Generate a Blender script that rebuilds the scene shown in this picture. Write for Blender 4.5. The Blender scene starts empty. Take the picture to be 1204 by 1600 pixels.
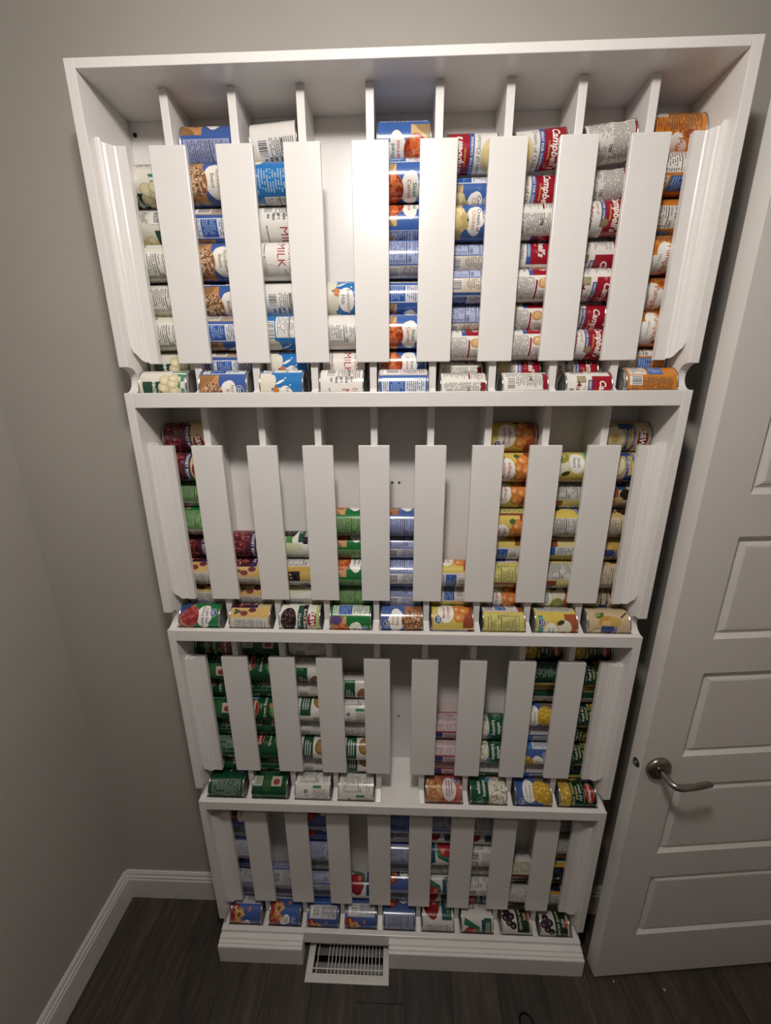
import bpy, bmesh, math, random
import numpy as np
from mathutils import Matrix, Vector

# ------------------------------------------------------------------ camera, world, lights, exposure
scn = bpy.context.scene
COL = scn.collection
R_ = Vector((0.99942524, 0.03350693, -0.00514522))
U_ = Vector((-0.00453427, 0.28254426, 0.95924355))
F_ = Vector((-0.03359506, 0.95866888, -0.28253379))
CAM = Vector((0.605164, -0.894624, 1.863277))
cd = bpy.data.cameras.new('camera')
cam = bpy.data.objects.new('camera', cd)
COL.objects.link(cam)
cam.matrix_world = Matrix(((R_.x, U_.x, -F_.x, CAM.x), (R_.y, U_.y, -F_.y, CAM.y),
                           (R_.z, U_.z, -F_.z, CAM.z), (0, 0, 0, 1)))
cd.sensor_fit = 'HORIZONTAL'
cd.sensor_width = 36
cd.lens = 623.718 / 1204 * 36
cd.clip_start = .02
scn.camera = cam

w = bpy.data.worlds.new('world')
scn.world = w
w.use_nodes = True
w.node_tree.nodes['Background'].inputs[0].default_value = (1, .93, .86, 1)
w.node_tree.nodes['Background'].inputs[1].default_value = .0

LIGHT = Vector((.55, -.75, 2.63))
ld = bpy.data.lights.new('ceiling_bulb', 'POINT')
ld.energy = 23
ld.color = (1, .95, .895)
ld.shadow_soft_size = .075
lo = bpy.data.objects.new('ceiling_bulb', ld)
lo.location = LIGHT
COL.objects.link(lo)

ad = bpy.data.lights.new('added_down_disk', 'AREA')   # disk added under the bulb for more light on the lower tiers
ad.shape = 'DISK'
ad.size = .15
ad.energy = 5.8
ad.color = ld.color
ao = bpy.data.objects.new('added_down_disk', ad)
ao.location = LIGHT - Vector((0, 0, .02))
COL.objects.link(ao)

vs = scn.view_settings
vs.view_transform = 'Standard'
vs.look = 'None'
vs.gamma = 1
vs.use_curve_mapping = False
vs.exposure = 0.0

# ------------------------------------------------------------------ helpers
def lin(c):
    return tuple((x / 255 / 12.92) if x / 255 <= .04045 else ((x / 255 + .055) / 1.055) ** 2.4 for x in c)

def mat(name, col, rough=.5, metal=0., noise=0., scale=40, bump=0., bscale=200, spec=.5):
    m = bpy.data.materials.new(name)
    m.use_nodes = True
    nt = m.node_tree
    b = nt.nodes['Principled BSDF']
    c = tuple(col) + (1,)
    b.inputs['Base Color'].default_value = c
    b.inputs['Roughness'].default_value = rough
    b.inputs['Metallic'].default_value = metal
    b.inputs['Specular IOR Level'].default_value = spec
    tc = nt.nodes.new('ShaderNodeTexCoord')
    if noise:
        n = nt.nodes.new('ShaderNodeTexNoise')
        n.inputs['Scale'].default_value = scale
        n.inputs['Detail'].default_value = 4
        r = nt.nodes.new('ShaderNodeValToRGB')
        r.color_ramp.elements[0].position = .3
        r.color_ramp.elements[1].position = .7
        r.color_ramp.elements[0].color = tuple(x * (1 - noise) for x in col) + (1,)
        r.color_ramp.elements[1].color = tuple(min(1, x * (1 + noise)) for x in col) + (1,)
        nt.links.new(tc.outputs['Object'], n.inputs['Vector'])
        nt.links.new(n.outputs['Fac'], r.inputs['Fac'])
        nt.links.new(r.outputs['Color'], b.inputs['Base Color'])
    if bump:
        n2 = nt.nodes.new('ShaderNodeTexNoise')
        n2.inputs['Scale'].default_value = bscale
        n2.inputs['Detail'].default_value = 3
        bp = nt.nodes.new('ShaderNodeBump')
        bp.inputs['Strength'].default_value = bump
        bp.inputs['Distance'].default_value = .001
        nt.links.new(tc.outputs['Object'], n2.inputs['Vector'])
        nt.links.new(n2.outputs['Fac'], bp.inputs['Height'])
        nt.links.new(bp.outputs['Normal'], b.inputs['Normal'])
    return m

M = {}
M['white'] = mat('white_paint', (.82, .79, .77), .24, noise=.012, scale=9, bump=.12, bscale=260)
M['door'] = mat('door_paint', (.74, .70, .67), .42, noise=.015, scale=12, bump=.15, bscale=400)
M['wall'] = mat('greige_wall_paint', (.45, .42, .38), .62, noise=.02, scale=5, bump=.25, bscale=500)
M['ceil'] = mat('ceiling_paint', (.5, .48, .45), .8, bump=.2, bscale=300)
M['trim'] = mat('trim_paint', (.72, .69, .66), .38, noise=.02, scale=15)
M['nickel'] = mat('brushed_nickel', (.36, .33, .29), .28, metal=1, noise=.08, scale=60)
M['tin'] = mat('tin_metal', (.62, .62, .60), .22, metal=1, noise=.05, scale=80)
M['dark'] = mat('dark_metal', (.02, .019, .018), .5, noise=.2, scale=50)
M['black'] = mat('black_elastic', (.006, .006, .006), .9, noise=.2, scale=200, spec=.1)
M['vent'] = mat('vent_enamel', (.74, .71, .68), .35, noise=.03, scale=30)
M['damper'] = mat('galvanised_damper', (.3, .29, .28), .45, metal=.7, noise=.1, scale=40)
M['crumb'] = mat('crumb', (.6, .52, .42), .9, noise=.1, scale=300)
M['brass'] = mat('screw_bronze', (.03, .022, .015), .5, metal=.4, noise=.2, scale=90)

# label paper: flat print carried by a colour attribute
ml = bpy.data.materials.new('printed_label')
ml.use_nodes = True
nt = ml.node_tree
b = nt.nodes['Principled BSDF']
at = nt.nodes.new('ShaderNodeVertexColor')
at.layer_name = 'print'
nt.links.new(at.outputs['Color'], b.inputs['Base Color'])
b.inputs['Roughness'].default_value = .2
b.inputs['Specular IOR Level'].default_value = .55
M['label'] = ml

def plank_mat():
    m = bpy.data.materials.new('dark_plank')
    m.use_nodes = True
    nt = m.node_tree
    N = nt.nodes.new
    L = nt.links.new
    b = nt.nodes['Principled BSDF']
    tc = N('ShaderNodeTexCoord')
    oi = N('ShaderNodeObjectInfo')
    mp = N('ShaderNodeMapping')
    mp.inputs['Scale'].default_value = (24, 3.0, 24)
    add = N('ShaderNodeVectorMath')
    L(tc.outputs['Object'], mp.inputs['Vector'])
    L(mp.outputs['Vector'], add.inputs[0])
    sc = N('ShaderNodeVectorMath')
    sc.operation = 'SCALE'
    sc.inputs['Scale'].default_value = 40
    cx = N('ShaderNodeCombineXYZ')
    L(oi.outputs['Random'], cx.inputs[0])
    L(oi.outputs['Random'], cx.inputs[1])
    L(cx.outputs[0], sc.inputs[0])
    L(sc.outputs[0], add.inputs[1])
    n = N('ShaderNodeTexNoise')
    n.inputs['Scale'].default_value = 1
    n.inputs['Detail'].default_value = 7
    n.inputs['Roughness'].default_value = .65
    n.inputs['Distortion'].default_value = 1.6
    L(add.outputs[0], n.inputs['Vector'])
    r = N('ShaderNodeValToRGB')
    e = r.color_ramp.elements
    e[0].position = .3
    e[0].color = (.022, .016, .012, 1)
    e[1].position = .72
    e[1].color = (.095, .073, .056, 1)
    k = r.color_ramp.elements.new(.5)
    k.color = (.05, .038, .029, 1)
    L(n.outputs['Fac'], r.inputs['Fac'])
    mix = N('ShaderNodeMix')
    mix.data_type = 'RGBA'
    mix.blend_type = 'MULTIPLY'
    mix.inputs[0].default_value = 1
    mr = N('ShaderNodeMapRange')
    mr.inputs['To Min'].default_value = .7
    mr.inputs['To Max'].default_value = 1.25
    L(oi.outputs['Random'], mr.inputs['Value'])
    L(r.outputs['Color'], mix.inputs[6])
    L(mr.outputs[0], mix.inputs[7])
    L(mix.outputs[2], b.inputs['Base Color'])
    b.inputs['Roughness'].default_value = .48
    bp = N('ShaderNodeBump')
    bp.inputs['Strength'].default_value = .35
    bp.inputs['Distance'].default_value = .001
    L(n.outputs['Fac'], bp.inputs['Height'])
    L(bp.outputs['Normal'], b.inputs['Normal'])
    return m
M['plank'] = plank_mat()

def link(name, me, parent=None):
    o = bpy.data.objects.new(name, me)
    COL.objects.link(o)
    if parent is not None:
        o.parent = parent
    return o

def empty(name, loc=(0, 0, 0)):
    o = bpy.data.objects.new(name, None)
    o.empty_display_size = .05
    o.location = loc
    COL.objects.link(o)
    return o

def tag(o, label=None, cat=None, group=None, kind=None):
    if label: o['label'] = label
    if cat: o['category'] = cat
    if group: o['group'] = group
    if kind: o['kind'] = kind
    return o

def bm_obj(name, bm, m, parent=None, smooth=False, bevel=0., origin=None):
    bmesh.ops.recalc_face_normals(bm, faces=bm.faces)
    me = bpy.data.meshes.new(name)
    if origin is not None:
        bmesh.ops.translate(bm, verts=bm.verts, vec=-Vector(origin))
    bm.to_mesh(me)
    bm.free()
    me.materials.append(M[m] if isinstance(m, str) else m)
    if smooth:
        for p in me.polygons: p.use_smooth = True
    o = link(name, me, parent)
    if origin is not None: o.location = origin
    if bevel:
        md = o.modifiers.new('bevel', 'BEVEL')
        md.width = bevel
        md.segments = 2
        md.limit_method = 'ANGLE'
    return o

def box(bm, x0, x1, y0, y1, z0, z1):
    v = [bm.verts.new(p) for p in ((x0, y0, z0), (x1, y0, z0), (x1, y1, z0), (x0, y1, z0),
                                   (x0, y0, z1), (x1, y0, z1), (x1, y1, z1), (x0, y1, z1))]
    for f in ((0, 3, 2, 1), (4, 5, 6, 7), (0, 1, 5, 4), (1, 2, 6, 5), (2, 3, 7, 6), (3, 0, 4, 7)):
        bm.faces.new([v[i] for i in f])

def box_obj(name, d, m, parent=None, bevel=.0):
    bm = bmesh.new()
    box(bm, *d)
    c = ((d[0] + d[1]) / 2, (d[2] + d[3]) / 2, (d[4] + d[5]) / 2)
    return bm_obj(name, bm, m, parent, bevel=bevel, origin=c)

def prism_yz(bm, pts, x0, x1):
    a = [bm.verts.new((x0, y, z)) for y, z in pts]
    c = [bm.verts.new((x1, y, z)) for y, z in pts]
    n = len(pts)
    bm.faces.new(a)
    bm.faces.new(c[::-1])
    for i in range(n):
        bm.faces.new((a[i], a[(i + 1) % n], c[(i + 1) % n], c[i]))

def lathe(bm, prof, n=32, axis='x', cap=True):
    """prof: list of (t, r) along the axis"""
    rings = []
    for t, r in prof:
        ring = []
        for i in range(n):
            a = 2 * math.pi * i / n
            p = (t, -r * math.cos(a), -r * math.sin(a))
            if axis == 'z': p = (p[1], p[2], t)
            if axis == 'y': p = (p[1], t, p[2])
            ring.append(bm.verts.new(p))
        rings.append(ring)
    for a, c in zip(rings, rings[1:]):
        for i in range(n):
            bm.faces.new((a[i], a[(i + 1) % n], c[(i + 1) % n], c[i]))
    if cap:
        bm.faces.new(rings[0])
        bm.faces.new(rings[-1][::-1])

# ------------------------------------------------------------------ room
WY = .150                                        # back wall plane
XL, XR, YB, ZC = -.434, 2.06, -2.8, 2.74
def struct(name, d, m):
    o = box_obj(name, d, m)
    tag(o, kind='structure')
    return o
struct('wall_back', (XL - .1, XR + .1, WY, WY + .1, -.1, ZC + .1), 'wall')
struct('wall_left', (XL - .1, XL, YB, WY, -.1, ZC + .1), 'wall')
struct('wall_right', (XR, XR + .1, YB, WY, -.1, ZC + .1), 'wall')
struct('wall_rear', (XL - .1, XR + .1, YB - .1, YB, -.1, ZC + .1), 'wall')
struct('ceiling', (XL, XR, YB, WY, ZC, ZC + .1), 'ceil')

# floor: sub floor with planks as parts, a duct opening under the register
fl = empty('floor')
tag(fl, kind='structure')
HX0, HX1, HY0, HY1 = .318, .562, -.060, .055
bm = bmesh.new()
for x0, x1, y0, y1 in ((XL, HX0, YB, WY), (HX1, XR, YB, WY), (HX0, HX1, YB, HY0), (HX0, HX1, HY1, WY)):
    box(bm, x0, x1, y0, y1, -.1, -.009)
bm_obj('subfloor', bm, 'dark', fl)
random.seed(4)
PW = .152
x = XL
i = 0
while x < XR - .01:
    x1 = min(x + PW, XR)
    cuts = [YB]
    y = YB + random.uniform(.2, .9)
    while y < WY - .05:
        cuts.append(y)
        y += .92
    cuts.append(WY)
    for y0, y1 in zip(cuts, cuts[1:]):
        g = .0007
        a, c, e, f = x + g, x1 - g, y0 + g, y1 - g
        rects = [(a, c, e, f)]
        if a < HX1 and c > HX0 and e < HY1 and f > HY0:
            rects = []
            if a < HX0: rects.append((a, HX0, e, f))
            if c > HX1: rects.append((HX1, c, e, f))
            m0, m1 = max(a, HX0), min(c, HX1)
            if e < HY0: rects.append((m0, m1, e, HY0))
            if f > HY1: rects.append((m0, m1, HY1, f))
        if not rects: continue
        bm = bmesh.new()
        for q in rects:
            box(bm, q[0], q[1], q[2], q[3], -.009, 0)
        bm_obj('plank', bm, 'plank', fl, origin=((a + c) / 2, (e + f) / 2, 0))
    x = x1

# baseboards (moulded profile)
BP = [(0, 0), (.016, 0), (.016, .094), (.013, .099), (.013, .107), (.009, .111), (.009, .119), (.005, .127), (0, .127)]
bm = bmesh.new()
prism_yz(bm, [(WY - d, z) for d, z in BP], XL, 1.9)
tag(bm_obj('baseboard_back', bm, 'trim'), kind='structure')
bm = bmesh.new()
a = [bm.verts.new((XL + d, YB, z)) for d, z in BP]
c = [bm.verts.new((XL + d, WY - .0, z)) for d, z in BP]
n = len(BP)
bm.faces.new(a)
bm.faces.new(c[::-1])
for i in range(n):
    bm.faces.new((a[i], a[(i + 1) % n], c[(i + 1) % n], c[i]))
tag(bm_obj('baseboard_left', bm, 'trim'), kind='structure')

# ceiling fixture that carries the bulb (above the frame)
cl = empty('ceiling_light', (LIGHT.x, LIGHT.y, ZC))
tag(cl, 'round flush ceiling light above the can rack', 'light')
bm = bmesh.new()
lathe(bm, [(-.028, .12), (-.02, .125), (-.0005, .125)], 40, 'z')
bm_obj('canopy', bm, 'ceil', cl, smooth=False)
bm = bmesh.new()
lathe(bm, [(-.09, .016), (-.05, .02), (-.028, .02)], 24, 'z')
bm_obj('lamp_holder', bm, 'ceil', cl)

# ------------------------------------------------------------------ can rack
W = 1.22
DB = .148                                        # face of the back panel
XI0, XI1 = .0195, 1.2005
TOP, TOPI = 2.444, 2.4285
T = [1.869, 1.274, .6804, .0964]                 # top of each tray lip
P = [1.922, 1.3257, .7325, .1511]                # foot of the side panel above each tray
SLT = [T[0] + .464, T[1] + .475, T[2] + .484, T[3] + .486]
SLB = [T[0] + .0625, T[1] + .0705, T[2] + .079, T[3] + .0785]
DX = [.6125 + .1327 * (i - 3.5) for i in range(8)]
DT = .008
YS, YD = .0405, .0525                              # front of slats / of dividers
LIPT = .015
rack = empty('can_rack', (W / 2, .075, 0))
tag(rack, 'white painted wooden can rack of four slatted tiers built against the wall', 'shelf')
RO = Vector((W / 2, .075, 0))
def part(name, bm, m='white', bevel=.0012, parent=rack, smooth=False):
    bmesh.ops.translate(bm, verts=bm.verts, vec=-RO)
    xs = [v.co.x for v in bm.verts]; ys = [v.co.y for v in bm.verts]; zs = [v.co.z for v in bm.verts]
    return bm_obj(name, bm, m, parent, smooth=smooth, bevel=bevel,
                  origin=((min(xs) + max(xs)) / 2, (min(ys) + max(ys)) / 2, (min(zs) + max(zs)) / 2))
def pbox(name, d, m='white', bevel=.0012):
    bm = bmesh.new()
    box(bm, *d)
    return part(name, bm, m, bevel)

# side panels with the hand notches
BK = WY - .0012
pts = [(BK, TOP), (0, TOP)]
for t, p in zip(T, P):
    pts.append((0, p))
    rr = (p - t) / 2
    pts.append((.006, p))
    for k in range(0, 13):
        a = math.pi * k / 12
        pts.append((.006 + .027 * math.sin(a), (p + t) / 2 + rr * math.cos(a)))
    pts.append((0, t))
pts += [(0, 0), (BK, 0)]
for x0, x1 in ((0, XI0), (XI1, W)):
    bm = bmesh.new()
    prism_yz(bm, pts, x0, x1)
    part('side_panel', bm)
pbox('top_board', (XI0, XI1, 0, BK, TOPI, TOP))
pbox('back_panel', (XI0, XI1, DB, BK, .02, TOPI), bevel=0)

# trays
for k, t in enumerate(T):
    lb = t - .032 if k < 3 else t - .052
    pbox('tray_lip', (XI0, XI1, 0, LIPT, lb, t), bevel=.0015)
    bm = bmesh.new()
    prism_yz(bm, [(LIPT, t - .0265), (.098, t - .0245), (DB, t + .026), (DB, t + .019), (.1, t - .0315), (LIPT, t - .0315)],
             XI0, XI1)
    part('tray_floor', bm, bevel=0)

# dividers, slats, corner slats
MOULD = [(0, -.018), (.005, -.0185), (.008, -.017), (.010, -.0135), (.0135, -.0115), (.016, -.011), (.0185, -.007), (.021, -.0045), (.0235, -.004),
         (.0245, -.0015), (.027, 0), (.0475, 0)]
for k, t in enumerate(T):
    zt = TOPI if k == 0 else T[k - 1] - .0315
    for i, xc in enumerate(DX):
        bm = bmesh.new()
        ztb = zt
        if k == 0:
            pr = [(DB, zt), (YD, zt), (YD, t + .006), (LIPT + .001, t - .012), (LIPT + .001, t - .0262), (.0975, t - .0242), (DB, t + .0262)]
        else:
            pr = [(DB, zt + .019 + .0315 - .0005), (.1005, zt - .0005), (YD, zt - .0005), (YD, t + .006), (LIPT + .001, t - .012),
                  (LIPT + .001, t - .0262), (.0975, t - .0242), (DB, t + .0262)]
        prism_yz(bm, pr, xc - DT, xc + DT)
        o = part('divider', bm, bevel=.001)
        if k == 1 and i < 3:
            for dy in (.085, .105):
                bm = bmesh.new()
                box(bm, xc + DT - .0002, xc + DT + .0003, dy - .0008, dy + .0008, 1.765, 1.79)
                s = part('staple', bm, 'damper', bevel=0)
                s.parent = o
                s.location = s.location - o.location
        pbox('slat', (xc - .0365, xc + .0365, YS, YD - .0004, SLB[k], SLT[k]), bevel=.0016)
    for side in (0, 1):
        bm = bmesh.new()
        front, back = [], []
        for j, (dx, dy) in enumerate(MOULD):
            x = XI0 + dx if side == 0 else XI1 - dx
            zb = SLB[k] + .034 * max(0, 1 - dx / .021) ** 1.5 + (.003 if .005 < dx < .025 else 0)
            col = [bm.verts.new((x, YS + dy, zb)), bm.verts.new((x, YS + dy, SLT[k] + (.006 if dx < .01 else 0)))]
            front.append(col)
            back.append([bm.verts.new((x, YD - .0004, zb)), bm.verts.new((x, YD - .0004, SLT[k] + (.006 if dx < .01 else 0)))])
        for a, c in zip(front, front[1:]): bm.faces.new((a[0], c[0], c[1], a[1]))
        for a, c in zip(back, back[1:]): bm.faces.new((a[0], a[1], c[1], c[0]))
        for f, g, f2, g2 in zip(front, back, front[1:], back[1:]):
            bm.faces.new((f[1], f2[1], g2[1], g[1]))
            bm.faces.new((f[0], g[0], g2[0], f2[0]))
        for f, g in ((front[0], back[0]), (front[-1], back[-1])):
            bm.faces.new((f[0], f[1], g[1], g[0]))
        part('corner_slat', bm, bevel=0)

# base boards either side of the floor register
PB = [(-.0005, 0), (-.036, 0), (-.036, .074), (-.0345, .0775), (-.029, .0785), (-.0275, .0755), (-.0265, .081), (-.0185, .083), (-.017, .080),
      (-.016, .0855), (-.006, .0875), (-.0005, .0865)]
for x0, x1 in ((0, .286), (.5774, W)):
    bm = bmesh.new()
    prism_yz(bm, PB, x0, x1)
    part('base_board', bm, bevel=.0008)

# screw heads on the back panel
for x, z in ((.03, 2.405), (.606, 2.413), (1.196, 2.412), (.587, 1.638), (.6055, 1.638), (.6065, .876)):
    bm = bmesh.new()
    rr = .0045 if z > 2 else .003
    lathe(bm, [(DB - .0025, rr * .6), (DB - .0012, rr), (DB - .0001, rr)], 14, 'y')
    bmesh.ops.translate(bm, verts=bm.verts, vec=(x, 0, z))
    part('screw_head', bm, 'brass', bevel=0)

# ------------------------------------------------------------------ floor register
reg = empty('floor_register', (.4393, -.008, 0))
tag(reg, 'white metal floor register set under the gap in the rack base', 'vent')
GO = Vector((.4393, -.008, 0))
def gp(name, bm, m, bevel=0., parent=reg):
    bmesh.ops.translate(bm, verts=bm.verts, vec=-GO)
    return bm_obj(name, bm, m, parent, bevel=bevel)
bm = bmesh.new()
FX0, FX1, FY0, FY1 = .300, .5785, -.079, .066
IX0, IX1, IY0, IY1 = .322, .558, -.056, .05
for d in ((FX0, FX1, FY0, IY0), (FX0, FX1, IY1, FY1), (FX0, IX0, IY0, IY1), (IX1, FX1, IY0, IY1)):
    box(bm, d[0], d[1], d[2], d[3], .0003, .006)
gp('frame', bm, 'vent', .0015)
for i in range(18):
    xx = IX0 + (i + 1) * (IX1 - IX0) / 19
    if i in (1, 2): continue
    bm = bmesh.new()
    box(bm, xx - .0012, xx + .0012, IY0, IY1, .0015, .0055)
    gp('louvre', bm, 'vent')
for yy in (-.043, .022):
    bm = bmesh.new()
    box(bm, IX0, IX1, yy - .0015, yy + .0015, -.002, .0014)
    gp('cross_bar', bm, 'vent')
for yy in (-.03, .012):
    bm = bmesh.new()
    box(bm, IX0 + .002, IX1 - .002, yy - .012, yy + .012, -.022, -.0205)
    gp('damper', bm, 'damper')
bm = bmesh.new()
box(bm, HX0, HX0 + .001, HY0, HY1, -.095, -.001)
box(bm, HX1 - .001, HX1, HY0, HY1, -.095, -.001)
box(bm, HX0 + .001, HX1 - .001, HY0, HY0 + .001, -.095, -.001)
box(bm, HX0 + .001, HX1 - .001, HY1 - .001, HY1, -.095, -.001)
box(bm, HX0, HX1, HY0, HY1, -.097, -.095)
gp('duct', bm, 'dark')

# ------------------------------------------------------------------ door
DA = .08834
dr = empty('door_1', (1.2567, -.0400, .012))
dr.rotation_euler = (0, 0, DA)
tag(dr, kind='structure')
DWd, DH, DTh = .762, 2.425, .044
ST = .107
PZ = [(.198 + .3605 * i, .198 + .3605 * i + .2635) for i in range(6)]
bm = bmesh.new()
# local: x along the door, y into the door (away from camera), z up
box(bm, 0, ST, 0, DTh, 0, DH)
box(bm, DWd - ST, DWd, 0, DTh, 0, DH)
zz = [0] + [v for p in PZ for v in p] + [DH]
for a, c in zip(zz[::2], zz[1::2]):
    box(bm, ST, DWd - ST, 0, DTh, a, c)
bm_obj('door_frame', bm, 'door', dr)
def nested(bm, x0, x1, z0, z1, steps):
    rings = []
    for off, y in steps:
        rings.append([bm.verts.new(p) for p in ((x0 + off, y, z0 + off), (x1 - off, y, z0 + off), (x1 - off, y, z1 - off), (x0 + off, y, z1 - off))])
    for a, c in zip(rings, rings[1:]):
        for i in range(4):
            bm.faces.new((a[i], a[(i + 1) % 4], c[(i + 1) % 4], c[i]))
    bm.faces.new(rings[-1])
    return rings
for z0, z1 in PZ:
    bm = bmesh.new()
    nested(bm, ST, DWd - ST, z0, z1, [(0, .0006), (.009, .0095), (.0115, .011), (.0135, .011), (.0245, .0035), (.0255, .0042), (.028, .003)])
    r = [bm.verts.new(p) for p in ((ST, .03, z0), (DWd - ST, .03, z0), (DWd - ST, .03, z1), (ST, .03, z1))]
    bm.faces.new(r)
    bm_obj('door_panel', bm, 'door', dr)
# lever handle
hd = empty('door_handle')
hd.parent = dr
hd.location = (.0465, 0, .886)
bm = bmesh.new()
lathe(bm, [(-.0125, .012), (-.0125, .024), (-.011, .029), (-.007, .0335), (-.0002, .0345)], 40, 'y')
bm_obj('rose', bm, 'nickel', hd, smooth=True)
path = [(0, -.010, 0, .0095, .0095), (0, -.03, 0, .0088, .0088), (.0005, -.046, 0, .009, .009), (.006, -.056, -.0005, .0092, .0095),
        (.016, -.0605, -.001, .0078, .009), (.03, -.061, -.0015, .0066, .0072), (.05, -.0605, .0, .0064, .009), (.07, -.060, .0035, .006, .0118),
        (.085, -.059, .0045, .0055, .0122), (.098, -.0575, .0015, .0048, .009), (.106, -.0565, -.0025, .0034, .0042)]
bm = bmesh.new()
rings = []
for i, (px, py, pz, rn, rz) in enumerate(path):
    p0 = Vector(path[max(0, i - 1)][:3]); p1 = Vector(path[min(len(path) - 1, i + 1)][:3])
    d = (p1 - p0).normalized()
    up = Vector((0, 0, 1))
    s = d.cross(up).normalized()
    u = s.cross(d)
    rings.append([bm.verts.new(Vector((px, py, pz)) + s * rn * math.cos(2 * math.pi * k / 14) + u * rz * math.sin(2 * math.pi * k / 14)) for k in range(14)])
for a, c in zip(rings, rings[1:]):
    for i in range(14):
        bm.faces.new((a[i], a[(i + 1) % 14], c[(i + 1) % 14], c[i]))
bm.faces.new(rings[0]); bm.faces.new(rings[-1])
o = bm_obj('lever', bm, 'nickel', hd, smooth=True)
o.modifiers.new('sub', 'SUBSURF').render_levels = 2
# latch in the free edge
bm = bmesh.new()
lathe(bm, [(-.0008, .0125), (-.0008, .0115), (.0, .0125)], 24, 'x', cap=False)
bmesh.ops.translate(bm, verts=bm.verts, vec=(0, .0185, .886))
lt = bm_obj('latch', bm, 'damper', dr, smooth=False)
bm = bmesh.new()
lathe(bm, [(-.0006, .0114), (-.0004, .0114)], 24, 'x')
bmesh.ops.translate(bm, verts=bm.verts, vec=(0, .0185, .886))
o = bm_obj('latch_bore_shade', bm, 'dark', lt)  # flat disc, its dark colour stands for the shade inside the uncut bore
bm = bmesh.new()
lathe(bm, [(-.006, .004), (-.005, .006), (-.0006, .0065)], 16, 'x')
bmesh.ops.translate(bm, verts=bm.verts, vec=(0, .0205, .884))
bm_obj('latch_bolt', bm, 'nickel', lt)

# ------------------------------------------------------------------ small things on the floor
bm = bmesh.new()
NR, NS = 40, 8
vv = [[bm.verts.new(((.0235 + .0026 * math.cos(2 * math.pi * j / NS)) * math.cos(2 * math.pi * i / NR) * .82,
                     (.0235 + .0026 * math.cos(2 * math.pi * j / NS)) * math.sin(2 * math.pi * i / NR),
                     .0026 + .0026 * math.sin(2 * math.pi * j / NS))) for j in range(NS)] for i in range(NR)]
for i in range(NR):
    for j in range(NS):
        bm.faces.new((vv[i][j], vv[(i + 1) % NR][j], vv[(i + 1) % NR][(j + 1) % NS], vv[i][(j + 1) % NS]))
o = bm_obj('hair_tie', bm, 'black', smooth=True)
o.location = (1.006, -.147, 0)
o.rotation_euler = (0, 0, .5)
tag(o, 'black elastic hair tie lying on the dark plank floor', 'hair tie')
for (x, y, s), lb in zip(((1.4737, -.0589, .004), (1.3202, -.0443, .0028)),
                         ('pale crumb on the floor in front of the door, the larger one', 'pale crumb on the floor by the free edge of the door')):
    bm = bmesh.new()
    bmesh.ops.create_icosphere(bm, subdivisions=1, radius=s)
    for v in bm.verts:
        v.co *= random.uniform(.7, 1.2)
        v.co.z *= .6
    mz = min(v.co.z for v in bm.verts)
    bmesh.ops.translate(bm, verts=bm.verts, vec=(0, 0, -mz))
    o = bm_obj('crumb', bm, 'crumb')
    o.location = (x, y, 0)
    tag(o, lb, 'crumb', 'crumbs on the floor')

# ---- CANS ----
# ------------------------------------------------------------------ food cans
# Label artwork is flat print on a paper sleeve: u runs round the can (0..1), v up the can (0..1).
NF = 40
STEP = 1.2e-5
_txt = {}
def text_tris(s, bold=0.):
    k = (s, bold)
    if k not in _txt:
        c = bpy.data.curves.new('t', 'FONT')
        c.body = s
        c.resolution_u = 2
        c.offset = bold
        o = bpy.data.objects.new('t', c)
        me = o.to_mesh()
        me.calc_loop_triangles()
        v = [(a.co.x, a.co.y) for a in me.vertices]
        tr = [[v[i] for i in t.vertices] for t in me.loop_triangles]
        xs = [p[0] for p in v]; ys = [p[1] for p in v]
        _txt[k] = (tr, min(xs), max(xs), min(ys), max(ys))
        o.to_mesh_clear()
        bpy.data.objects.remove(o)
        bpy.data.curves.remove(c)
    return _txt[k]

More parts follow.
